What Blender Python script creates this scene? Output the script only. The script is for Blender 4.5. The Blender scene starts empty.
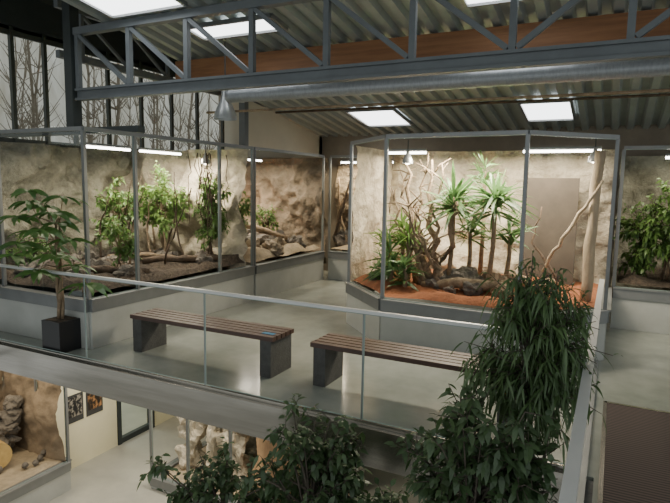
import bpy, bmesh, math, random
from mathutils import Vector, noise, Matrix
R=random.Random(7)
V=Vector
COL=bpy.context.scene.collection
ORG={}
# ---------------------------------------------------------------- materials
def mat(name,c,rough=.6,metal=0,c2=None,scale=5,bump=0,bscale=None,spec=.5,detail=5,kind='noise',stretch=None,trans=0,dist=.03,lo=.35,hi=.65):
    m=bpy.data.materials.new(name); m.use_nodes=True
    nt=m.node_tree; N=nt.nodes; L=nt.links
    b=N['Principled BSDF']
    b.inputs['Base Color'].default_value=(*c,1); b.inputs['Roughness'].default_value=rough
    b.inputs['Metallic'].default_value=metal; b.inputs['Specular IOR Level'].default_value=spec
    tc=N.new('ShaderNodeTexCoord'); mp=N.new('ShaderNodeMapping'); L.new(tc.outputs['Object'],mp.inputs['Vector'])
    if stretch: mp.inputs['Scale'].default_value=stretch
    n=N.new('ShaderNodeTexNoise'); n.inputs['Scale'].default_value=scale; n.inputs['Detail'].default_value=detail; n.inputs['Roughness'].default_value=.65
    L.new(mp.outputs['Vector'],n.inputs['Vector'])
    if c2 is None: c2=tuple(x*.8 for x in c)
    r=N.new('ShaderNodeValToRGB'); r.color_ramp.elements[0].position=lo; r.color_ramp.elements[1].position=hi
    r.color_ramp.elements[0].color=(*c,1); r.color_ramp.elements[1].color=(*c2,1)
    src=n.outputs['Fac']
    if kind=='wave':
        w=N.new('ShaderNodeTexWave'); w.inputs['Scale'].default_value=scale; w.inputs['Distortion'].default_value=.3
        w.bands_direction='Y'; L.new(mp.outputs['Vector'],w.inputs['Vector']); src=w.outputs['Fac']
    L.new(src,r.inputs['Fac']); L.new(r.outputs['Color'],b.inputs['Base Color'])
    if bump:
        bn=N.new('ShaderNodeBump'); bn.inputs['Strength'].default_value=bump; bn.inputs['Distance'].default_value=dist
        n2=N.new('ShaderNodeTexNoise'); n2.inputs['Scale'].default_value=bscale or scale*3; n2.inputs['Detail'].default_value=8; n2.inputs['Roughness'].default_value=.6
        L.new(mp.outputs['Vector'],n2.inputs['Vector'])
        L.new(n2.outputs['Fac'],bn.inputs['Height']); L.new(bn.outputs['Normal'],b.inputs['Normal'])
    if trans:
        N.remove(b)
        b=N.new('ShaderNodeBsdfDiffuse'); t=N.new('ShaderNodeBsdfTranslucent'); g=N.new('ShaderNodeBsdfGlossy'); g.inputs['Roughness'].default_value=rough
        a=N.new('ShaderNodeMixShader'); a.inputs[0].default_value=trans; L.new(b.outputs[0],a.inputs[1]); L.new(t.outputs[0],a.inputs[2])
        a2=N.new('ShaderNodeMixShader'); a2.inputs[0].default_value=.05; L.new(a.outputs[0],a2.inputs[1]); L.new(g.outputs[0],a2.inputs[2])
        L.new(r.outputs['Color'],b.inputs['Color']); L.new(r.outputs['Color'],t.inputs['Color'])
        L.new(a2.outputs[0],N['Material Output'].inputs['Surface'])
    return m
def emis(name,c,s):
    m=bpy.data.materials.new(name); m.use_nodes=True; N=m.node_tree.nodes; b=N['Principled BSDF']
    b.inputs['Base Color'].default_value=(*c,1); b.inputs['Emission Color'].default_value=(*c,1); b.inputs['Emission Strength'].default_value=s
    return m
def glassm(name,tint,base=.04,top=.5):
    m=bpy.data.materials.new(name); m.use_nodes=True; nt=m.node_tree; N=nt.nodes; L=nt.links
    b=N['Principled BSDF']; b.inputs['Base Color'].default_value=(*tint,1); b.inputs['Metallic'].default_value=1; b.inputs['Roughness'].default_value=.02
    lw=N.new('ShaderNodeLayerWeight'); lw.inputs[0].default_value=.5
    p=N.new('ShaderNodeMath'); p.operation='POWER'; p.inputs[1].default_value=4; L.new(lw.outputs['Facing'],p.inputs[0])
    q=N.new('ShaderNodeMath'); q.operation='MULTIPLY_ADD'; q.inputs[1].default_value=top; q.inputs[2].default_value=base; L.new(p.outputs[0],q.inputs[0])
    L.new(q.outputs[0],b.inputs['Alpha'])
    return m
M=dict(
 floor=mat('screed',(.225,.245,.215),.17,0,(.35,.37,.33),.9,.02,30),
 floorlow=mat('lower screed',(.34,.33,.29),.35,0,(.42,.41,.35),1.5),
 white=mat('plinth panel',(.47,.48,.45),.5,0,(.40,.41,.38),2),
 alu=mat('aluminium frame',(.25,.26,.26),.4,.5,(.22,.23,.23),4),
 steel=mat('brushed steel',(.50,.47,.42),.2,.92,(.36,.34,.30),2.2,0,stretch=(.3,1,5)),
 rail=mat('handrail steel',(.60,.61,.60),.35,.2,(.56,.57,.56),2),
 gedge=mat('polished glass edge',(.30,.38,.35),.15,0,(.26,.34,.31),4),
 paint=mat('truss paint',(.15,.168,.178),.5,0,(.12,.135,.145),3),
 dark=mat('dark frame',(.035,.045,.045),.5),
 mull=mat('mullion',(.05,.06,.05),.5),
 duct=mat('duct zinc',(.42,.44,.46),.48,.6,(.33,.35,.37),20,stretch=(3,1,1)),
 glulam=mat('glulam',(.33,.155,.068),.6,0,(.23,.105,.045),4,stretch=(.4,6,6)),
 roof=mat('roof deck',(.33,.365,.355),.5,.1,(.27,.30,.29),2),
 cream=mat('cream wall',(.60,.56,.45),.8,0,(.55,.51,.41),1.5),
 hatch=mat('hatch',(.06,.048,.036),.8,0,(.085,.068,.05),3),
 wallb=mat('back wall',(.24,.21,.165),.8,0,(.19,.165,.13),2),
 conc=mat('bench concrete',(.095,.095,.09),.8,0,(.065,.065,.062),12,.3,60),
 slat=mat('bench slat',(.095,.048,.034),.4,0,(.06,.032,.022),5,.1,30,stretch=(1,12,12)),
 rock=mat('rock wall',(.36,.345,.265),.9,0,(.13,.125,.09),2.4,1,4,dist=.15,detail=9,lo=.4,hi=.66),
 rockd=mat('tan case wall',(.30,.23,.155),.9,0,(.17,.13,.085),2,.6,4,dist=.08,detail=6),
 rockl=mat('pale rock wall',(.60,.53,.40),.9,0,(.24,.205,.15),2.2,1,4,dist=.12,detail=9,lo=.42,hi=.70),
 rockr=mat('brown rock wall',(.32,.26,.185),.9,0,(.13,.105,.075),2.2,1,4,dist=.15,detail=9,lo=.4,hi=.68),
 rock_lit=mat('lamp-tinted reddish rock',(.42,.15,.055),.9,0,(.25,.09,.037),4,1,9,dist=.06,detail=8),  # reddish rock with the orange lamp-lit patch put into its colour
 stone=mat('stone',(.20,.175,.145),.85,0,(.09,.08,.065),5,1,9,dist=.06,detail=8),
 soil=mat('bark soil',(.045,.034,.025),.95,0,(.12,.09,.063),20,1,30,dist=.05,detail=8),
 sand=mat('red sand',(.34,.125,.052),.95,0,(.22,.08,.033),5,.6,30),
 sandl=mat('yellow sand',(.38,.31,.21),.95,0,(.25,.205,.14),6,.6,20),
 branch=mat('driftwood',(.38,.28,.18),.8,0,(.16,.115,.07),6,.8,20),
 post_w=mat('pale post wood',(.52,.42,.29),.85,0,(.30,.23,.15),4,.6,10,dist=.05,stretch=(1,1,.3)),
 trunk=mat('brown trunk',(.44,.28,.15),.7,0,(.27,.165,.085),3,.5,8,dist=.05,stretch=(1,1,.3),detail=8),
 dwood=mat('dark wood',(.12,.08,.05),.8,0,(.05,.035,.022),8,.9,20),
 bark=mat('grey bark',(.13,.11,.085),.85,0,(.07,.06,.045),9,.4,30),
 lf_dark=mat('ficus leaf',(.045,.085,.033),.4,0,(.095,.155,.065),6,trans=.2),
 lf_strap=mat('strap leaf',(.06,.115,.04),.4,0,(.115,.19,.07),6,trans=.25),
 lf_pach=mat('pachira leaf',(.06,.15,.04),.35,0,(.13,.25,.07),5,trans=.25),
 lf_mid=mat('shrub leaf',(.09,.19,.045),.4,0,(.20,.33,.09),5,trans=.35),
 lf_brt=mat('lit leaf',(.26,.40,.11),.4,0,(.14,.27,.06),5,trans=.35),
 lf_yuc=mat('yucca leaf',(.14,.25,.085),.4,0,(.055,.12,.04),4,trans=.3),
 black=mat('black pot',(.015,.015,.017),.35),
 matb=mat('brown mat',(.085,.06,.05),.9,0,(.03,.022,.02),9,kind='wave'),
 yel=mat('pale wall',(.72,.67,.47),.8,0,(.68,.63,.43),2),
 egg=mat('yellow wood',(.55,.38,.14),.7,0,(.40,.26,.09),5,.3),
 post=mat('print',(.01,.01,.01),.6,0,(.30,.27,.22),14,lo=.48,hi=.6),
 post2=mat('print2',(.02,.015,.01),.6,0,(.4,.2,.08),11,lo=.48,hi=.6),
 paper=mat('poster paper',(.05,.05,.048),.7),
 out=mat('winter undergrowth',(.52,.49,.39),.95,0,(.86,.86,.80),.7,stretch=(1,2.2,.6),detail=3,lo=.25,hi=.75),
 outtree=mat('outside bark',(.15,.125,.09),.9,0,(.25,.22,.165),4),
 shade=mat('lamp shade',(.42,.44,.44),.35,.6),
 tube=emis('fluorescent',(1,.97,.88),14), bulb=emis('bulb',(1,.9,.7),25),
 sky=emis('skylight diffuser',(.95,.98,1),4.5),
 sticker=mat('blue sticker',(.02,.2,.4),.5),
 gw=glassm('window glass',(.9,.92,.9),.03,.3), g=glassm('terrarium glass',(.85,.92,.88),.09,.45),
)
# ---------------------------------------------------------------- mesh builder
class MB:
    def __init__(s): s.v=[];s.f=[]
    def box(s,a,b):
        o=len(s.v); x0,y0,z0=a;x1,y1,z1=b
        s.v+=[(x0,y0,z0),(x1,y0,z0),(x1,y1,z0),(x0,y1,z0),(x0,y0,z1),(x1,y0,z1),(x1,y1,z1),(x0,y1,z1)]
        s.f+=[[o+i for i in q] for q in ((0,3,2,1),(4,5,6,7),(0,1,5,4),(1,2,6,5),(2,3,7,6),(3,0,4,7))]; return s
    def bar(s,p,q,w,h,up=(0,0,1)):
        p=V(p);q=V(q);d=(q-p).normalized();u=V(up)
        if abs(d.dot(u))>.95:u=V((0,1,0))
        a=d.cross(u).normalized()*w/2; b=a.cross(d).normalized()*h/2; o=len(s.v)
        for c in (p,q):
            s.v+=[tuple(c-a-b),tuple(c+a-b),tuple(c+a+b),tuple(c-a+b)]
        s.f+=[[o+i for i in z] for z in ((0,1,2,3),(7,6,5,4),(0,4,5,1),(1,5,6,2),(2,6,7,3),(3,7,4,0))]; return s
    def seg(s,p,q,z0,z1,t,off=0):
        p=V((*p,0));q=V((*q,0));n=V((0,0,1)).cross((q-p).normalized())
        p=p+n*off;q=q+n*off
        return s.bar((p.x,p.y,(z0+z1)/2),(q.x,q.y,(z0+z1)/2),t,z1-z0)
    def quad(s,*p):
        o=len(s.v); s.v+=[tuple(x) for x in p]; s.f.append(list(range(o,o+len(p)))); return s
    def tube(s,pts,rad,n=7):
        o=len(s.v);pts=[V(p) for p in pts]
        if not hasattr(rad,'__len__'):rad=[rad]*len(pts)
        for i,p in enumerate(pts):
            d=(pts[min(i+1,len(pts)-1)]-pts[max(i-1,0)])
            d=d.normalized() if d.length>1e-6 else V((0,0,1))
            a=d.cross(V((.31,.17,.93))); 
            if a.length<.05:a=d.cross(V((1,0,0)))
            a.normalize();b=d.cross(a)
            for k in range(n):
                t=2*math.pi*k/n; s.v.append(tuple(p+(a*math.cos(t)+b*math.sin(t))*rad[i]))
        for i in range(len(pts)-1):
            for k in range(n):
                k2=(k+1)%n; s.f.append([o+i*n+k,o+i*n+k2,o+(i+1)*n+k2,o+(i+1)*n+k])
        s.f.append([o+k for k in range(n)][::-1]); e=o+(len(pts)-1)*n; s.f.append([e+k for k in range(n)]); return s
    def lathe(s,c,prof,n=20):
        o=len(s.v);c=V(c)
        for r,z in prof:
            for k in range(n):
                t=2*math.pi*k/n; s.v.append((c.x+r*math.cos(t),c.y+r*math.sin(t),c.z+z))
        for i in range(len(prof)-1):
            for k in range(n):
                k2=(k+1)%n; s.f.append([o+i*n+k,o+i*n+k2,o+(i+1)*n+k2,o+(i+1)*n+k])
        return s
    def blob(s,c,r,amp=.25,fr=1.5,sub=3,seed=0):
        bm=bmesh.new(); bmesh.ops.create_icosphere(bm,subdivisions=sub,radius=1); o=len(s.v)
        for v in bm.verts:
            k=1+amp*noise.noise(v.co*fr+V((seed*7.3,seed*3.1,seed)))+amp*.5*noise.noise(v.co*fr*3+V((seed,0,9)))
            s.v.append((c[0]+v.co.x*r[0]*k,c[1]+v.co.y*r[1]*k,c[2]+v.co.z*r[2]*k))
        for f in bm.faces: s.f.append([o+v.index for v in f.verts])
        bm.free(); return s
    def leaf(s,p,d,L,W,droop=.3,seg=3):
        d=d.normalized(); a=d.cross(V((0,0,1)))
        if a.length<.05:a=V((1,0,0))
        a.normalize(); tw=R.uniform(-.7,.7); up=a.cross(d); a=(a*math.cos(tw)+up*math.sin(tw))
        o=len(s.v)
        s.v.append(tuple(p))
        for i in range(1,seg):
            t=i/seg; c=p+d*L*t-V((0,0,droop*L*t*t)); w=W*.5*math.sin(math.pi*t**.75)
            s.v+=[tuple(c-a*w),tuple(c+a*w)]
        s.v.append(tuple(p+d*L*.97-V((0,0,droop*L))))
        s.f.append([o,o+2,o+1])
        for i in range(seg-2):
            k=o+1+2*i; s.f.append([k,k+1,k+3,k+2])
        k=o+1+2*(seg-2); s.f.append([k,k+1,k+2]); return s
    def grid(s,o,ux,uy,nx,ny,amp,nrm,fr=1.3,seed=0):
        o=V(o);ux=V(ux);uy=V(uy);nrm=V(nrm);b=len(s.v)
        for j in range(ny+1):
            for i in range(nx+1):
                p=o+ux*i/nx+uy*j/ny
                k=noise.noise(p*fr+V((seed,0,0)))+.8*(.5-abs(noise.noise(p*fr*2.2+V((0,seed,0)))))+.35*(.5-abs(noise.noise(p*fr*5.5)))-.5
                s.v.append(tuple(p+nrm*amp*k))
        for j in range(ny):
            for i in range(nx):
                q=b+j*(nx+1)+i; s.f.append([q,q+1,q+nx+2,q+nx+1])
        return s
    def poly(s,pts,z,amp,rings=10,sub=8,fr=2,seed=0):
        c=sum((V((*p,0)) for p in pts),V())/len(pts); bd=[]
        for i in range(len(pts)):
            a=V((*pts[i],0));b=V((*pts[(i+1)%len(pts)],0))
            for k in range(sub): bd.append(a.lerp(b,k/sub))
        o=len(s.v);s.v.append((c.x,c.y,z+amp*.5));n=len(bd)
        for r in range(1,rings+1):
            for b in bd:
                p=c.lerp(b,r/rings); s.v.append((p.x,p.y,z+amp*(.5+noise.noise(p*fr+V((seed,0,0)))+.3*noise.noise(p*fr*4))*(1 if r<rings else .2)))
        for k in range(n): s.f.append([o,o+1+k,o+1+(k+1)%n])
        for r in range(rings-1):
            for k in range(n):
                a=o+1+r*n+k;b=o+1+r*n+(k+1)%n; s.f.append([a,a+n,b+n,b])
        return s
    def build(s,name,m,parent=None,org=None,smooth=False,**pr):
        if parent is not None: org=ORG[parent.name]
        elif org is None:
            xs=[v[0] for v in s.v];ys=[v[1] for v in s.v];zs=[v[2] for v in s.v]
            org=V(((min(xs)+max(xs))/2,(min(ys)+max(ys))/2,min(zs)))
        org=V(org); me=bpy.data.meshes.new(name)
        me.from_pydata([(x-org.x,y-org.y,z-org.z) for x,y,z in s.v],[],s.f); me.materials.append(M[m] if isinstance(m,str) else m)
        if smooth:
            for p in me.polygons:p.use_smooth=True
        ob=bpy.data.objects.new(name,me); COL.objects.link(ob)
        if parent is None: ob.location=org
        else: ob.parent=parent
        ORG[ob.name]=org
        for k,v in pr.items(): ob[k]=v
        return ob
def thing(name,label,cat,loc,group=None):
    e=bpy.data.objects.new(name,None); e.empty_display_size=.1; COL.objects.link(e); e.location=loc; ORG[e.name]=V(loc)
    e['label']=label;e['category']=cat
    if group:e['group']=group
    return e
def dup(root,loc,rotz=0,label=None):
    def cp(o,par):
        c=o.copy(); COL.objects.link(c)
        if par: c.parent=par
        ORG[c.name]=V(loc)
        for ch in o.children: cp(ch,c)
        return c
    r=cp(root,None); r.location=loc; r.rotation_euler=(0,0,rotz)
    if label:r['label']=label
    return r
def struct(mb,name,m,**k): return mb.build(name,m,kind='structure',**k)
# ---------------------------------------------------------------- shell
LZ=-2.9
struct(MB().box((-8.6,4.0,-.33),(.0,11.3,0)).box((0,-1.5,-.33),(4.2,11.3,0)),'floor','floor')
struct(MB().box((-12,-2,LZ-.1),(4.2,11.3,LZ)),'floor_lower','floorlow')
struct(MB().box((-7.3,3.955,-.32),(-.06,3.995,.0)),'trim_1','steel')
struct(MB().box((-.055,-1.0,-.34),(-.0,3.95,-.002)),'trim_2','conc')
struct(MB().box((-8.6,11.15,0),(4.2,11.3,3.15)),'wall_back','wallb')
def rz(y): return 3.03+.155*(11-y)
mb=MB(); x=-5.9; prof=[]
while x<4.2:
    prof+=[(x,0),(x+.09,0),(x+.12,.07),(x+.21,.07)]; x+=.24
for (px,pz) in prof: mb.v+= [(px,1.2,rz(1.2)+pz),(px,11.3,rz(11.3)+pz)]
for i in range(len(prof)-1): mb.f.append([2*i,2*i+1,2*i+3,2*i+2])
struct(mb,'ceiling','roof')
struct(MB().box((-8.7,-1,4.75),(-5.9,11.3,4.9)),'ceiling_raised','dark')
struct(MB().quad((-5.9,1.2,rz(1.2)),(-5.9,11.2,rz(11.2)),(-5.9,11.2,4.75),(-5.9,1.2,4.75)),'wall_step','cream')
struct(MB().quad((-5.95,8.3,2.6),(-5.95,11.2,2.6),(-5.95,11.2,rz(11.2)-.01),(-5.95,8.3,rz(8.3)-.01)),'wall_gable','cream')
sk=[(-4.45,-3.55,9.25,10.28),(-1.45,-.7,9.25,10.28),(-4.9,-3.65,5.55,5.9),(-5.6,-4.45,4.35,5.05),(-1.5,-.6,5.3,5.9)]
for i,(a,b,c,d) in enumerate(sk):
    e=bpy.data.objects.new('window_%d'%(20+i),None); COL.objects.link(e); e['kind']='structure'; e.location=(a,c,rz(c)); ORG[e.name]=V(e.location)
    MB().quad((a,c,rz(c)-.02),(b,c,rz(c)-.02),(b,d,rz(d)-.02),(a,d,rz(d)-.02)).build('pane','sky',parent=e)
    f=MB()
    for p,q in (((a,c),(b,c)),((b,c),(b,d)),((b,d),(a,d)),((a,d),(a,c))):
        f.bar((*p,rz(p[1])-.02),(*q,rz(q[1])-.02),.04,.05)
    f.build('frame','alu',parent=e)
X=-8.35
struct(MB().box((X-.25,-1,0),(X-.1,11.3,2.55)).box((X-.2,-1,4.2),(X,11.3,4.78)),'wall_left','dark')
ys=[2.6,3.4,4.2,4.9,5.55,6.1,6.64,7.35,8.14,8.97,9.76,10.65,11.2]
for i in range(len(ys)-1):
    a,b=ys[i],ys[i+1]
    e=bpy.data.objects.new('window_%d'%(i+1),None); COL.objects.link(e); e['kind']='structure'; e.location=(X,a,2.5); ORG[e.name]=V(e.location)
    w=.06
    MB().box((X-.04,a,2.5),(X+.02,a+w,4.25)).box((X-.04,a+w,2.5),(X+.0,b,2.58)).box((X-.04,a+w,4.12),(X+.0,b,4.25)).build('frame','mull',parent=e)
    MB().quad((X-.03,a+w,2.58),(X-.03,b,2.58),(X-.03,b,4.12),(X-.03,a+w,4.12)).build('pane','gw',parent=e)
struct(MB().box((-8.6,11.0,2.55),(-5.95,11.15,4.8)),'wall_gable_end','cream')
MB().grid((-19,-6,-3),(0,46,0),(-2,0,16),60,20,.3,(1,0,0),fr=.3).build('wooded_hillside','out',smooth=True,label='hazy pale brown-green winter hillside outside the windows',category='hillside',kind='stuff')
for i in range(44):
    y=5+i*.45+R.uniform(-.15,.15);x=-13.0-(i%5)*1.0+R.uniform(-.2,.2);r=R.uniform(.03,.09)
    t=MB(); pts=[V((x,y,-3))]
    for k in range(1,8): pts.append(V((x+R.uniform(-.1,.1),y+R.uniform(-.15,.15),-3+k*1.4)))
    t.tube(pts,[r*(1-.09*k) for k in range(8)],6)
    for k in range(40):
        p=pts[R.randint(3,6)].lerp(pts[R.randint(3,6)],.5); d=V((R.uniform(-.4,.4),R.uniform(-.9,.9),R.uniform(.1,1.0)));L=R.uniform(.5,1.3)
        t.tube([p,p+d*L*.5,p+d*L+V((0,0,.15))],[r*.25,.012,.005],4)
    t.build('bare_tree','outtree',label='bare leafless tree outside the windows',category='tree',group='bare trees outside the windows')
# ---------------------------------------------------------------- steelwork
ty=5.2
e=thing('roof_truss','grey painted steel lattice roof truss under the roof deck','truss',(-6.45,ty,3.0))
MB().box((-6.45,ty-.05,3.0),(4.2,ty+.05,3.03)).box((-6.45,ty-.05,3.12),(4.2,ty+.05,3.15)).box((-6.45,ty-.012,3.03),(4.2,ty+.012,3.12)).build('bottom_chord','paint',parent=e)
MB().box((-6.45,ty-.05,3.83),(4.2,ty+.05,3.92)).build('top_chord','paint',parent=e)
for k in range(-5,7):
    x=-.9-.92*k
    if x>-6.45: MB().box((x-.03,ty-.03,3.15),(x+.03,ty+.03,3.83)).build('web_post','paint',parent=e)
    if k>=0 and k<6: MB().bar((x-.89,ty,3.83),(x-.04,ty,3.17),.05,.05).build('diagonal_strut','paint',parent=e)
    elif k<0: MB().bar((x,ty,3.83),(x-.88,ty,3.17),.05,.05).build('diagonal_strut','paint',parent=e)
tx=-6.95
e=thing('roof_truss','dark steel lattice truss running beside the windows','truss',(tx,5.65,3.75))
MB().box((tx-.04,5.3,3.62),(tx+.04,11.0,3.72)).build('bottom_chord','paint',parent=e)
MB().box((tx-.04,5.3,4.28),(tx+.04,11.0,4.38)).build('top_chord','paint',parent=e)
for k in range(7):
    y=5.7+k*.85
    MB().box((tx-.025,y-.025,3.72),(tx+.025,y+.025,4.28)).build('web_post','paint',parent=e)
    if k<6: MB().bar((tx,y+.03,4.27),(tx,y+.82,3.73),.04,.04).build('diagonal_strut','paint',parent=e)
MB().box((-8.3,5.14,2.56),(-5.33,5.26,2.64)).build('steel_beam','dark',label='dark steel cross beam above the terrarium carrying the column',category='beam')
MB().box((-6.61,5.13,2.64),(-6.47,5.27,4.74)).build('steel_column','dark',label='dark green steel column carrying the roof truss',category='column')
MB().box((-6.02,8.15,2.6),(-5.9,8.27,3.44)).build('steel_column','paint',label='grey steel column beside the cream wall',category='column')
MB().box((-5.88,6.42,3.40),(4.2,6.56,3.7)).build('glulam_beam','glulam',label='orange-brown laminated timber roof beam',category='beam')
n=172; MB().tube([(-4.4+i*.05,5.75,3.03) for i in range(n)],[.085+(.005 if i%4==0 else 0) for i in range(n)],24).build('ventilation_duct','duct',smooth=True,label='round galvanised spiral ventilation duct behind the truss',category='duct')
MB().tube([(-5.7,6.9,3.02),(4.2,6.9,2.98)],.018,8).build('service_pipe','branch',smooth=True,label='thin brown service pipe below the roof',category='pipe')
MB().tube([(-5.8,9.0,3.28),(4.2,9.0,3.24)],.02,8).build('service_pipe','dwood',smooth=True,label='slim dark conduit crossing under the roof deck',category='pipe')
# pendant lamp
e=thing('pendant_lamp','grey bell-shaped industrial pendant lamp on a cord','lamp',(-4.65,6,2.78))
MB().lathe((-4.65,6,2.78),[(.15,0),(.145,.06),(.11,.15),(.07,.24),(.05,.3),(.05,.42),(.0,.44)]).build('lamp_shade','shade',parent=e,smooth=True)
MB().tube([(-4.65,6,3.2),(-4.65,6,rz(6)+.03)],.008,6).build('cord','dark',parent=e)
# ---------------------------------------------------------------- railing
def edges_of(a,b,c,d,w=.005):
    m=MB()
    for p,q in ((a,b),(b,c),(c,d),(d,a)): m.bar(p,q,w*1.6,w*1.6)
    return m
ry=4.02; edges=[-7.2,-6.63,-5.0,-3.37,-1.74,-.11]
e=thing('glass_railing','frameless glass balustrade with slim steel handrail along gallery edge','railing',(-3.4,ry,0))
for i in range(len(edges)-1):
    a,b=edges[i]+.006,edges[i+1]-.006
    edges_of((a,ry,.04),(b,ry,.04),(b,ry,.925),(a,ry,.925)).build('glass_panel','gedge',parent=e)
    MB().box((b,ry-.005,0),(b+.008,ry+.005,.93)).build('joint_strip','alu',parent=e)
MB().box((-7.25,ry-.018,.93),(-.1,ry+.018,.957)).build('handrail','rail',parent=e)
MB().box((-7.25,ry-.02,0.001),(-.1,ry+.02,.03)).build('base_channel','steel',parent=e)
e=thing('glass_railing','glass balustrade with wide steel handrail beside the walkway','railing',(-.07,3,0))
for a,b in ((.6,2.3),(2.31,3.99),(4.05,5.4),(5.41,6.75)):
    MB().quad((-.065,a,.04),(-.065,b,.04),(-.065,b,.935),(-.065,a,.935)).build('glass_panel','g',parent=e)
MB().box((-.095,.6,.94),(-.045,6.78,.965)).build('handrail','rail',parent=e)
MB().box((-.085,.6,0.001),(-.045,6.78,.04)).build('base_channel','alu',parent=e)
e=thing('entrance_mat','dark brown ribbed walk-off mat set in a metal edge','mat',(.9,4,.001))
MB().box((.06,2,.001),(2.2,5.48,.016)).build('matting','matb',parent=e)
MB().box((.04,5.48,.001),(2.2,5.52,.02)).box((.03,2,.001),(.06,5.52,.02)).build('edge_strip','steel',parent=e)
# ---------------------------------------------------------------- benches
def bench(x,y,L,label):
    e=thing('bench',label,'bench',(x,y,0),'gallery benches')
    for a in (x,x+L-.13): MB().box((a,y,0.001),(a+.13,y+.4,.385)).build('concrete_leg','conc',parent=e)
    for k in range(5): 
        yy=y-.01+k*.086; MB().box((x-.03,yy,.385),(x+L+.03,yy+.068,.43)).build('slat','slat',parent=e)
    return e
b1=bench(-4.87,4.55,1.89,'dark brown slatted bench on two concrete block legs')
b2=dup(b1,(-2.52,4.6,0))
MB().box((-3.14,4.62,.431),(-3.0,4.68,.434)).build('sticker','sticker',label='small blue sticker on the bench slats',category='sticker')
# ---------------------------------------------------------------- terrariums
def terr(label,path,sill=.57,top=2.55,z0=0,plinth='white',glazed=()):
    c=V((*path[0],z0)); e=thing('terrarium',label,'terrarium',c)
    pl,fr,led=MB(),MB(),MB()
    for p,q in zip(path,path[1:]):
        pl.seg(p,q,z0+.002,sill-.13,.06,-.0)
        fr.seg(p,q,sill-.13,sill,.1); led.seg(p,q,sill,sill+.02,.13)
    pl.build('plinth',plinth,parent=e); fr.build('sill_frame','alu',parent=e); led.build('ledge','alu',parent=e)
    tf=MB()
    for p,q in zip(path,path[1:]): tf.seg(p,q,top-.045,top,.04)
    tf.build('top_frame','alu',parent=e)
    for i,p in enumerate(path): 
        MB().box((p[0]-.02,p[1]-.02,sill+.02),(p[0]+.02,p[1]+.02,top-.045)).build('corner_post','alu',parent=e)
    for i,(p,q) in enumerate(zip(path,path[1:])):
        d=(V(q)-V(p)).normalized()*.022; a=V(p)+d; b=V(q)-d
        if i in glazed: MB().quad((a.x,a.y,sill+.024),(b.x,b.y,sill+.024),(b.x,b.y,top-.05),(a.x,a.y,top-.05)).build('glass_pane','g',parent=e)
        else: edges_of((a.x,a.y,sill+.024),(b.x,b.y,sill+.024),(b.x,b.y,top-.05),(a.x,a.y,top-.05),.004).build('glass_pane','gedge',parent=e)
    return e
def wallpart(e,o,ux,uz,n,m,seed,amp=.12):
    L=V(ux).length;H=V(uz).length
    MB().grid(o,ux,uz,int(L*22),int(H*22),amp,n,1.5,seed).build('rock_backdrop',m,parent=e,smooth=True)
PX=-5.35
t1=terr('large glass terrarium with rock walls, leafy shrubs and logs',[(-8.3,4.36),(-6.9,4.36),(PX,4.36),(PX,5.1),(PX,6.75),(PX,7.6)],glazed=(0,1))
wallpart(t1,(-8.05,4.4,.3),(0,3.2,0),(0,0,2.2),(1,0,0),'rock',1,.35)
wallpart(t1,(-8.2,7.4,.3),(2.8,0,0),(0,0,2.2),(0,-1,0),'rockl',2,.25)
MB().poly([(-8.2,4.42),(PX-.06,4.42),(PX-.06,7.5),(-8.2,7.5)],.62,.2,20,14).build('substrate','soil',parent=t1,smooth=True)
t2=terr('glass terrarium with sand floor, boulders and brown rock backdrop',[(PX,7.66),(PX,10.1)])
wallpart(t2,(-8.2,10.1,.3),(2.85,0,0),(0,0,2.2),(0,-1,0),'rockr',3,.35)
wallpart(t2,(-8.15,7.7,.3),(0,2.4,0),(0,0,2.2),(1,0,0),'rock',4,.3)
MB().poly([(-8.2,7.7),(PX-.06,7.7),(PX-.06,10.1),(-8.2,10.1)],.62,.2,14,10).build('substrate','sandl',parent=t2,smooth=True)
t5=terr('small glass terrarium with rocks and wood at aisle end',[(-5.25,10.2),(-4.3,10.2),(-3.2,10.2)])
wallpart(t5,(-5.5,11.0,.3),(2.4,0,0),(0,0,2.2),(0,-1,0),'rockr',5,.2)
MB().poly([(-5.25,10.26),(-3.2,10.26),(-3.2,11),(-5.25,11)],.62,.15,6,6).build('substrate','sandl',parent=t5,smooth=True)
P3=[(-3.3,7.05),(-2.45,6.2),(-.85,6.12),(-.02,6.95),(-.02,8.6)]
t3=terr('octagonal glass terrarium with red sand, yuccas and driftwood',P3)
wallpart(t3,(-3.3,8.6,.3),(3.25,0,0),(0,0,2.2),(0,-1,0),'rockl',6,.2)
wallpart(t3,(-3.28,7.15,.3),(0,1.45,0),(0,0,2.2),(1,0,0),'rockl',7,.08)
MB().poly([(-3.24,7.08),(-2.43,6.27),(-.88,6.19),(-.08,6.98),(-.08,8.58),(-3.24,8.58)],.6,.10,14,10).build('substrate','sand',parent=t3,smooth=True)
MB().box((-1.15,8.30,.62),(-.45,8.37,2.1)).build('service_hatch','hatch',parent=t3,label='grey-brown access door in the backdrop')
t4=terr('glass terrarium with dense green plants against the back wall',[(.06,8.7),(1.6,8.7),(3.2,8.7)],glazed=(1,))
wallpart(t4,(.02,10.2,.3),(3.3,0,0),(0,0,2.2),(0,-1,0),'rock',8,.2)
wallpart(t4,(.06,8.75,.3),(0,1.45,0),(0,0,2.2),(1,0,0),'rock',18,.04)
MB().poly([(.1,8.76),(3.2,8.76),(3.2,10.1),(.1,10.1)],.62,.12,8,8).build('substrate','soil',parent=t4,smooth=True)
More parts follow.
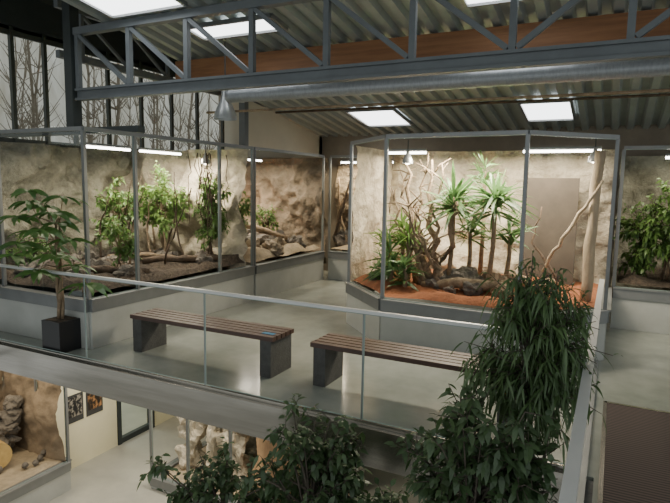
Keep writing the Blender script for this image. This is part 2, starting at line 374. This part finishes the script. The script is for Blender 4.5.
def fluo(p,q):
    c=(V(p)+V(q))/2; e=thing('fluorescent_lamp','glowing white fluorescent tube under the terrarium top','lamp',c,'fluorescent tubes')
    MB().tube([p,q],.018,8).build('tube','tube',parent=e)
    MB().bar(V(p)+V((0,0,.04)),V(q)+V((0,0,.04)),.07,.03).build('housing','alu',parent=e)
def area(loc,sx,sy,en,c=(1,.89,.70),rot=(0,0,0)):
    l=bpy.data.lights.new('terrarium_or_fill_light','AREA'); l.shape='RECTANGLE'; l.size=sx;l.size_y=sy;l.energy=en;l.color=c
    o=bpy.data.objects.new('terrarium_or_fill_light',l); o.location=loc;o.rotation_euler=rot; COL.objects.link(o)
fluo((-6.6,5.35,2.42),(-6.6,6.2,2.42)); fluo((-6.6,6.4,2.42),(-6.6,7.3,2.42)); fluo((-6.6,8.6,2.42),(-6.6,9.7,2.42))
fluo((-1.15,7.9,2.44),(-.2,7.9,2.44)); fluo((-3.1,7.9,2.44),(-2.5,7.9,2.44)); fluo((.6,9.3,2.42),(1.8,9.3,2.42)); fluo((-5.2,10.6,2.42),(-3.9,10.6,2.42))
area((-6.6,5.9,2.38),.5,2.2,75); area((-6.2,7.0,2.38),.3,.3,40); area((-6.6,8.9,2.38),.6,1.8,76); area((-1.6,7.1,2.42),1.4,.3,150);area((-1.6,7.95,2.42),2.8,.15,100); area((1.3,9.3,2.38),2,.5,36); area((-4.8,10.6,2.38),1.2,.4,60,(1,.82,.55))  # long narrow light over the octagonal terrarium is added to brighten its backdrop
area((-7.2,9.3,2.2),.15,.15,15,(1,.5,.25))
def heat(x,y,z):
    e=thing('heat_lamp','small dome heat lamp hanging inside the terrarium','lamp',(x,y,z),'heat lamps')
    MB().lathe((x,y,z),[(.075,0),(.07,.05),(.045,.1),(.025,.13),(.02,.17),(0,.18)],14).build('lamp_shade','shade',parent=e,smooth=True)
    MB().blob((x,y,z+.03),(.045,.045,.045),0,1,2).build('bulb','bulb',parent=e,smooth=True)
    MB().tube([(x,y,z+.17),(x,y,2.56)],.006,5).build('cord','dark',parent=e)
heat(-.25,7.3,2.27); heat(-2.5,7.1,2.25); heat(-5.9,7.1,2.25); heat(-7.2,9.3,2.22)
# ---------------------------------------------------------------- plants
def rdir(): 
    while 1:
        d=V((R.uniform(-1,1),R.uniform(-1,1),R.uniform(-1,1)))
        if .1<d.length<1: return d.normalized()
def shrub(name,label,cat,base,c,rad,nb,nt,nl,L,W,leafm,barkm='bark',droop=.4,tr=.03,down=.3,stems=1,xmax=None,seg=3):
    base=V(base);c=V(c); e=thing(name,label,cat,base)
    t=MB();f=MB(); tops=[]
    for s in range(stems):
        tp=c+V((R.uniform(-.3,.3)*rad[0],R.uniform(-.3,.3)*rad[1],-.2*rad[2])) if stems>1 else c-V((0,0,.1*rad[2]))
        b=base+V((R.uniform(-.06,.06),R.uniform(-.06,.06),0)) if stems>1 else base
        pts=[b.lerp(tp,k/6)+(V((R.uniform(-1,1),R.uniform(-1,1),0))*.03 if 0<k<6 else V()) for k in range(7)]
        t.tube(pts,[tr*(1-.08*k) for k in range(7)],7); tops.append(pts)
    for i in range(nb):
        pts=R.choice(tops); s=pts[6].lerp(pts[5],min(1,R.uniform(0,.8)*rad[2]/max(.01,(pts[6]-pts[5]).length)))
        d=rdir(); r=R.uniform(.45,1)
        en=c+V((d.x*rad[0]*r,d.y*rad[1]*r,d.z*rad[2]*r))
        mid=s.lerp(en,.5)+V((0,0,.12*rad[2]))
        bp=[s,s.lerp(mid,.6),mid,mid.lerp(en,.55)+V((0,0,.03)),en]
        t.tube(bp,[tr*.45,tr*.35,tr*.28,tr*.18,.003],5)
        for j in range(nt):
            q=R.uniform(.35,1); k=q*4; a=int(min(k,3)); p=bp[a].lerp(bp[a+1],k-a)
            td=(rdir()*.8+(en-c).normalized()*.7+V((0,0,.1))).normalized(); TL=L*R.uniform(1.0,2.0)
            t.tube([p,p+td*TL],[.004,.002],3)
            for m in range(nl):
                lp=p+td*TL*((m+1)/nl)
                ld=(td*.6+rdir()*.9+V((0,0,-down))).normalized()
                tip=lp+ld*L
                if xmax is not None and tip.x>xmax and R.random()<.92: continue
                f.leaf(lp,ld,L*R.uniform(.7,1.15),W*R.uniform(.8,1.1),droop,seg)
    t.build('trunk',barkm,parent=e,smooth=True); f.build('foliage',leafm,parent=e)
    return e
def yucca(base,h,lean,L,n,label,m='lf_yuc',W=.04,nm='yucca',crowns=1,zlo=-.45):
    base=V(base);e=thing(nm,label,'plant',base);t=MB();f=MB()
    for c in range(crowns):
        top=base+V((lean[0]+R.uniform(-.2,.2)*(c>0),lean[1]+R.uniform(-.1,.1)*(c>0),h*(1-.3*c)))
        t.tube([base,base.lerp(top,.5)+V((.02,0,0)),top],[.035,.03,.025],7)
        for i in range(n):
            z=R.uniform(zlo,1);a=R.uniform(0,6.283);r=math.sqrt(1-z*z)
            f.leaf(top+V((0,0,R.uniform(-.2,.08))),V((r*math.cos(a),r*math.sin(a),z)),L*R.uniform(.7,1.05),W,R.uniform(.05,.4),6)
    t.build('stem','branch',parent=e,smooth=True); f.build('foliage',m,parent=e); return e
e=thing('planter','long dark planter trough on the lower floor','planter',(-1.8,3,LZ))
MB().box((-3.2,2.5,LZ+.001),(-.25,3.7,LZ+.5)).build('trough','conc',parent=e)
MB().poly([(-3.15,2.55),(-.3,2.55),(-.3,3.65),(-3.15,3.65)],LZ+.51,.03,6,6).build('soil','soil',parent=e)
pz=LZ+.5
shrub('weeping_fig','tall weeping fig with glossy dark leaves in the atrium','tree',(-1.75,3.1,pz),(-1.75,3.2,-.12),(.6,.4,.55),52,8,6,.08,.037,'lf_dark',tr=.025)
shrub('weeping_fig','broad weeping fig with dark leaves below the gallery edge','tree',(-2.6,3.1,pz),(-2.5,3.15,-.5),(.75,.4,.45),50,8,6,.08,.037,'lf_dark',tr=.025)
shrub('weeping_fig','dense weeping fig with dark leaves beside the railing corner','tree',(-.65,3.0,pz),(-.57,2.95,.38),(.46,.35,.72),66,8,6,.08,.037,'lf_dark',tr=.02,xmax=-.14)
shrub('weeping_fig','low weeping fig filling the gap between taller trees','tree',(-1.15,2.9,pz),(-1.1,3.0,-.25),(.55,.35,.42),48,8,6,.08,.037,'lf_dark',tr=.025)
shrub('fern_pine','tall fern pine with narrow drooping leaves above the handrail','tree',(-.45,3.4,pz),(-.37,3.45,.98),(.31,.22,.50),64,7,7,.115,.016,'lf_strap',droop=.7,tr=.018,down=.4,xmax=-.02,seg=4)
# potted money tree
e=thing('potted_money_tree','money tree in a square black pot beside the terrarium','plant',(-5.62,4.19,0))
MB().box((-5.77,4.05,.001),(-5.47,4.34,.36)).build('pot','black',parent=e)
MB().box((-5.74,4.08,.36),(-5.5,4.31,.365)).build('soil','soil',parent=e)
t=MB();f=MB()
b=V((-5.62,4.19,.36))
for k in range(3):
    a=k*2.1; t.tube([b+V((math.cos(a+z*5)*.025,math.sin(a+z*5)*.025,z)) for z in [0,.12,.24,.36,.5,.65,.8,.95,1.15]],[.02]*5+[.016,.012,.01,.008],6)
NF=18
for k in range(NF):
    s=b+V((0,0,R.uniform(.55,1.15))); a=k*2.4; rr=R.uniform(.25,.6); hh=-.15+1.05*(k/NF)
    en=V((s.x-.08+math.cos(a)*rr*(1.15-.7*k/NF),min(max(s.y-.08+math.sin(a)*rr*.35,3.85),4.2),b.z+.62+hh))
    t.tube([s,s.lerp(en,.5)+V((0,0,.05)),en],[.008,.006,.004],4)
    for j in range(8):
        aa=j*6.283/8+R.uniform(-.2,.2); d=V((math.cos(aa),math.sin(aa)*.6,.15)); L=R.uniform(.26,.36)
        dn=d.normalized()
        if (en+dn*L).y>4.33: L=max(.1,(4.33-en.y)/max(dn.y,.01))
        f.leaf(en,d,min(L,.34),.085,.5,5)
t.build('trunk','branch',parent=e,smooth=True); f.build('foliage','lf_pach',parent=e)
# T1 plants
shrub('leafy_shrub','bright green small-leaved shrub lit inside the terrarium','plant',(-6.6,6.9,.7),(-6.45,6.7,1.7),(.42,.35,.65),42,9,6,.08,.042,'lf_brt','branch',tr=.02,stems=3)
shrub('leafy_shrub','tall green shrub beside the rock wall in terrarium','plant',(-7.1,6.4,.7),(-7.0,6.3,1.55),(.45,.4,.65),34,8,6,.075,.038,'lf_mid','branch',tr=.02,stems=3)
shrub('leafy_shrub','green shrub near the terrarium corner','plant',(-6.1,5.5,.7),(-6.1,5.5,1.15),(.28,.3,.4),16,7,6,.075,.038,'lf_mid','branch',tr=.015,stems=2)
shrub('leafy_shrub','slender climbing plant behind the glass pane','plant',(-5.8,7.1,.7),(-5.8,7.1,1.5),(.24,.25,.85),44,7,6,.075,.035,'lf_mid','dwood',tr=.02,stems=3)
shrub('leafy_shrub','ground covering plant on bark soil','plant',(-7.6,5.3,.7),(-7.6,5.2,.95),(.35,.4,.2),10,6,6,.08,.035,'lf_mid','dwood',tr=.015,stems=3)
for i in range(13):
    x=R.uniform(-6.1,-5.5);y=R.uniform(6.6,7.3); pts=[V((x,y,2.4))]
    for k in range(1,8): pts.append(V((x+R.uniform(-.05,.05),y+R.uniform(-.05,.05),2.4-k*R.uniform(.1,.2))))
    MB().tube(pts,[.007]*7+[.003],4).build('hanging_vine','dwood',label='thin brown vine hanging from the terrarium top',category='plant',group='hanging vines')
def log(name,label,pts,rad,m='branch'):
    P=[V(p) for p in pts]; Q=[P[0]]; RR=[rad[0]]
    for i in range(len(P)-1):
        for k in (1,2,3,4):
            Q.append(P[i].lerp(P[i+1],k/4)+(V((R.uniform(-1,1),R.uniform(-1,1),R.uniform(-1,1)))*.02 if k<4 else V())); RR.append((rad[i]+(rad[i+1]-rad[i])*k/4)*R.uniform(.85,1.15))
    MB().tube(Q,RR,9).build(name,m,smooth=True,label=label,category='wood')
for i in range(12):
    x=R.uniform(-7.3,-5.8);y=R.uniform(5.8,7.1)
    log('branch','thin bare branch standing in bark soil',[(x,y,.72),(x+R.uniform(-.2,.2),y+.05,1.3),(x+R.uniform(-.5,.5),y,R.uniform(1.5,2.3))],[.018,.013,.005],'branch' if i%3==0 else 'dwood')
log('log','mossy dark log lying on bark soil',[(-6.6,4.75,.76),(-6.1,5.0,.79),(-5.55,5.5,.76)],[.05,.06,.04],'dwood')
log('log','dark rotten log beside the glass',[(-6.2,6.0,.78),(-5.8,6.5,.8),(-5.6,7.0,.77)],[.05,.055,.04],'dwood')
log('log','grey driftwood log among stones',[(-6.9,6.0,.8),(-6.4,6.2,.84),(-6.0,6.5,.8)],[.03,.04,.025])
def rock(p,r,seed,m='stone',label='rough grey-brown boulder on the terrarium floor'):
    MB().blob(p,r,.75,1.3,3,seed).build('rock',m,label=label,category='rock')
for i in range(26):
    rock((R.uniform(-7.8,-5.6),R.uniform(4.7,7.2),.73),(R.uniform(.08,.2),R.uniform(.08,.2),R.uniform(.07,.15)),i)
for i in range(26):
    x=R.uniform(-7.9,-5.6);y=R.uniform(7.95,9.8)
    rock((x,y,.75+max(0,(-x-5.9)*.22)),(R.uniform(.12,.3),R.uniform(.12,.28),R.uniform(.1,.2)),i+40,'stone' if i%3 else 'rockr')
rock((-7.35,9.4,1.5),(.3,.25,.38),77,'rock_lit','tall reddish rock tinted orange as if lit by the heat lamp')
rock((-7.1,9.2,1.1),(.35,.25,.28),78,'rock_lit','broad reddish rock tinted as if lit orange, below the tall one')
shrub('leafy_shrub','small green plant among boulders','plant',(-6.3,9.3,.7),(-6.3,9.4,1.25),(.25,.3,.35),12,6,5,.08,.036,'lf_mid','dwood',tr=.02,stems=2)
shrub('leafy_shrub','bushy plant beside the brown rock','plant',(-6.0,8.0,.7),(-6.0,8.05,1.5),(.22,.2,.7),24,7,6,.08,.04,'lf_mid','dwood',tr=.02,stems=2)
log('log','weathered log across the boulders',[(-7.2,8.6,1.2),(-6.4,8.9,1.15),(-5.7,9.3,.9)],[.06,.06,.04])
log('branch','arched driftwood in the aisle terrarium',[(-5.22,10.5,.7),(-5.15,10.5,1.4),(-5.0,10.5,1.8),(-4.6,10.5,1.5)],[.05,.05,.04,.02])
log('branch','forked driftwood leaning in the aisle terrarium',[(-4.95,10.5,.7),(-5.15,10.5,1.3),(-5.2,10.5,2.1)],[.04,.03,.02])
log('branch','crossed driftwood limb in the aisle terrarium',[(-5.22,10.4,.9),(-5.05,10.45,1.5),(-4.9,10.5,2.2)],[.03,.025,.015],'dwood')
for i in range(5): rock((-5.1+i*.3,10.55,.78),(.17,.13,.22),i+50)
# T3 contents
yucca((-1.92,7.2,.62),1.2,(.04,0),.58,100,'tall yucca with upright green sword leaves',W=.05,zlo=-.4)
yucca((-1.38,7.1,.62),1.2,(.05,0),.58,100,'yucca with spiky green crown on bare stem',W=.05,zlo=-.4)
yucca((-1.75,7.6,.62),.8,(0,0),.42,50,'shorter yucca growing between the taller ones',W=.042,zlo=-.3)
yucca((-1.25,7.55,.62),.75,(0.05,0),.4,50,'short-stemmed yucca behind the boulders',W=.04,zlo=-.3)
yucca((-1.65,7.9,.62),1.55,(0,0),.38,50,'slender yucca near the rock backdrop',W=.035,zlo=-.3)
for (x,y,h,L) in ((-2.6,6.85,.4,.42),(-2.85,7.35,.55,.42),(-2.35,6.7,.28,.36),(-2.45,7.1,.65,.4),(-2.75,7.0,.2,.38),(-2.65,7.4,.75,.36)):
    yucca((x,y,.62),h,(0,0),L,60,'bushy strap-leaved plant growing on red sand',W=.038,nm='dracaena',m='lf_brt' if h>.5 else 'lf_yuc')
br=[((-2.15,7.1,.62),(-2.55,7.2,2.3)),((-2.1,7.15,.62),(-2.25,7.3,2.3)),((-2.05,7.1,.62),(-1.7,7.0,1.8)),((-2.2,7.0,.62),(-2.9,7.5,1.9)),((-2.2,7.2,.62),(-2.75,7.5,2.2)),((-2.1,7.1,.62),(-2.4,6.9,1.8)),((-2.4,7.3,.62),(-2.35,7.4,2.35)),((-1.9,7.0,.62),(-2.3,6.9,1.6)),((-2.3,7.1,.62),(-1.95,7.2,2.25))]
for i,(a,b) in enumerate(br):
    a=V(a);b=V(b); pts=[a]; rr=.065 if i<3 else .034
    for k in range(1,9): pts.append(a.lerp(b,k/8)+V((R.uniform(-.09,.09),R.uniform(-.05,.05),R.uniform(-.04,.04)))*1.2)
    m=MB().tube(pts,[rr*(1-.1*k) for k in range(9)],8)
    for k in (2,3,4,5,6,7,7):
        p=pts[k]; q=p+V((R.uniform(-.35,.35),R.uniform(-.1,.1),R.uniform(.0,.35))); m.tube([p,p.lerp(q,.5)+V((R.uniform(-.06,.06),0,.03)),q],[.014,.01,.003],5)
    m.build('branch','branch',smooth=True,label='twisted tan driftwood branch rising from red sand',category='wood',group='driftwood branches in the octagonal terrarium')
log('branch','pale branch leaning to the corner post',[(-.85,7.75,.64),(-.72,7.5,1.0),(-.55,7.3,1.35),(-.3,7.2,1.75),(-.14,7.1,2.05)],[.018,.022,.024,.02,.015],'post_w')
log('wooden_post','pale wooden trunk upright at the terrarium corner',[(-.24,7.25,.62),(-.22,7.25,1.5),(-.19,7.22,2.4)],[.065,.058,.055],'post_w')
log('log','gnarled root lying on red sand',[(-2.2,7.0,.66),(-1.7,6.9,.75),(-1.3,7.05,.72),(-1.0,7.0,.65)],[.05,.08,.07,.03])
for i,(x,y,r) in enumerate([(-1.8,7.3,.25),(-1.35,7.35,.22),(-2.0,7.0,.14),(-1.1,7.6,.2),(-2.9,7.1,.1),(-.7,7.6,.16),(-1.55,6.9,.13),(-1.2,6.9,.1),(-1.75,6.7,.08)]):
    rock((x,y,.68),(r,r*.8,r*.7),i+70,'branch' if i%2 else 'stone','brown boulder on the red sand')
log('branch','thin dark twig leaning on the backdrop',[(-.6,8.1,.64),(-1.0,8.12,1.2),(-.9,8.15,1.7)],[.02,.018,.01],'dwood')
for i in range(5):
    shrub('leafy_shrub','dense green shrub behind the glass','plant',(.35+i*.38,9.25,.66),(.35+i*.38,9.2,1.4+.2*(i%2)),(.28,.3,.7),24,8,6,.1,.045,'lf_mid','dwood',tr=.02,stems=2)
# ---------------------------------------------------------------- lower level
struct(MB().box((-8.1,5.6,LZ),(-7.9,6.95,-.34)),'wall_lower_left','yel')
struct(MB().box((-12,8.6,LZ),(0,8.75,-.34)),'wall_lower_back','yel')
struct(MB().box((-12.15,2,LZ),(-12,8.75,-.34)),'wall_lower_far','yel')
t6=terr('lower glass terrarium with stone wall and pale sand',[(-7.4,3.0),(-7.4,4.3),(-7.4,5.54),(-8.1,5.54)],sill=-2.45,top=-.4,z0=LZ)
wallpart(t6,(-8.9,3.0,-2.5),(0,2.5,0),(0,0,2.1),(1,0,0),'rockd',11,.14)
wallpart(t6,(-9.0,5.45,-2.5),(1.6,0,0),(0,0,2.1),(0,-1,0),'rockd',12,.14)
MB().poly([(-9.0,3.0),(-7.46,3.0),(-7.46,5.48),(-9.0,5.48)],-2.43,.05,10,8).build('substrate','sandl',parent=t6,smooth=True)
for i in range(5): rock((-8.5+.02*i,5.15+.05*i,-2.3+i*.17),(.26-.03*i,.16,.12),i+120,'stone','flat grey stone stacked against the case wall')
MB().tube([(-8.45,4.95,-2.3),(-8.2,4.85,-2.2),(-7.98,4.8,-2.17)],[.2,.21,.2],16).build('log','egg',label='cut yellow log section lying on sand',category='wood')
for i in range(9): MB().blob((-7.65-R.uniform(0,.6),4.4+i*.13,-2.36),(.05,.05,.05),.2,1.5,2,i).build('pebble','stone',smooth=True,label='dark round pebble on pale sand',category='rock',group='dark pebbles on sand')
area((-8.0,4.5,-.5),.6,2,34,(1,.84,.6))
for y,m in ((5.9,'post'),(6.3,'post2')):
    e=thing('poster','small dark animal photo poster on pale wall' if m=='post' else 'small black and orange photo poster on pale wall','poster',(-7.89,y,-2.1))
    MB().box((-7.9,y,-2.1),(-7.89,y+.34,-1.62)).build('sheet','paper',parent=e)
    MB().box((-7.89,y+.03,-2.0),(-7.886,y+.31,-1.65)).build('photo_print',m,parent=e)
t7=terr('lower glass terrarium with pale rock and tree trunks',[(-6.3,7.6),(-6.3,6.2),(-5.55,6.2),(-4.75,6.2),(-3.3,6.2)],sill=-2.72,top=-.4,z0=LZ)
wallpart(t7,(-6.25,7.5,-2.8),(3.0,0,0),(0,0,2.4),(0,-1,0),'rock',13,.3)
MB().poly([(-6.25,6.26),(-3.3,6.26),(-3.3,7.5),(-6.25,7.5)],-2.74,.1,8,8).build('substrate','sandl',parent=t7,smooth=True)
for i,(x,w) in enumerate([(-5.98,.2),(-5.5,.13),(-5.1,.24)]):
    for k in range(4):
        rock((x+.03*(k%2),6.75,-2.5+k*.4),(w,.16,.26),i*5+k+90,'rockl','pale rough rock stacked in the lower terrarium')
MB().tube([(-4.35,6.85,-2.7),(-4.3,6.86,-2.5),(-4.25,6.87,-2.2),(-4.3,6.86,-1.8),(-4.4,6.87,-.8)],[.52,.44,.4,.38,.42],28).build('tree_trunk','trunk',smooth=True,label='broad smooth brown trunk inside the lower terrarium',category='wood')
area((-4.9,6.4,-.5),2.6,.25,75,(1,.9,.72))
e=bpy.data.objects.new('door_1',None);COL.objects.link(e);e['kind']='structure';e.location=(-7.95,7.0,LZ);ORG[e.name]=V(e.location)
MB().box((-8.0,6.96,LZ),(-7.88,7.04,-.4)).box((-8.0,7.78,LZ),(-7.88,7.86,-.4)).box((-7.99,7.04,LZ),(-7.9,7.78,LZ+.1)).build('frame','dark',parent=e)
MB().quad((-7.95,7.04,LZ),(-7.95,7.78,LZ),(-7.95,7.78,-.4),(-7.95,7.04,-.4)).build('pane','gw',parent=e)
struct(MB().box((-8.1,7.87,LZ),(-7.9,8.6,-.34)),'wall_lower_side','yel')
area((-6.9,5.9,-.45),1.2,1,36,(1,.95,.85)); area((-10,7.5,-.5),1,1,40,(.85,1,.9))  # added fill lights without fixtures, over the lower floor and behind the door
# ---------------------------------------------------------------- world + camera
w=bpy.data.worlds.new('World');bpy.context.scene.world=w;w.use_nodes=True
w.node_tree.nodes['Background'].inputs[0].default_value=(.88,.93,.93,1);w.node_tree.nodes['Background'].inputs[1].default_value=.75
cam=bpy.data.cameras.new('cam');co=bpy.data.objects.new('camera',cam);COL.objects.link(co);bpy.context.scene.camera=co
cam.sensor_width=36;cam.lens=36*555/670;cam.clip_start=.05
yaw=math.radians(26.6);p=math.radians(6.83);ro=math.radians(1.0)
co.matrix_world=Matrix.Translation((0,0,1.95))@Matrix.Rotation(yaw,4,'Z')@Matrix.Rotation(math.pi/2-p,4,'X')@Matrix.Rotation(ro,4,'Z')
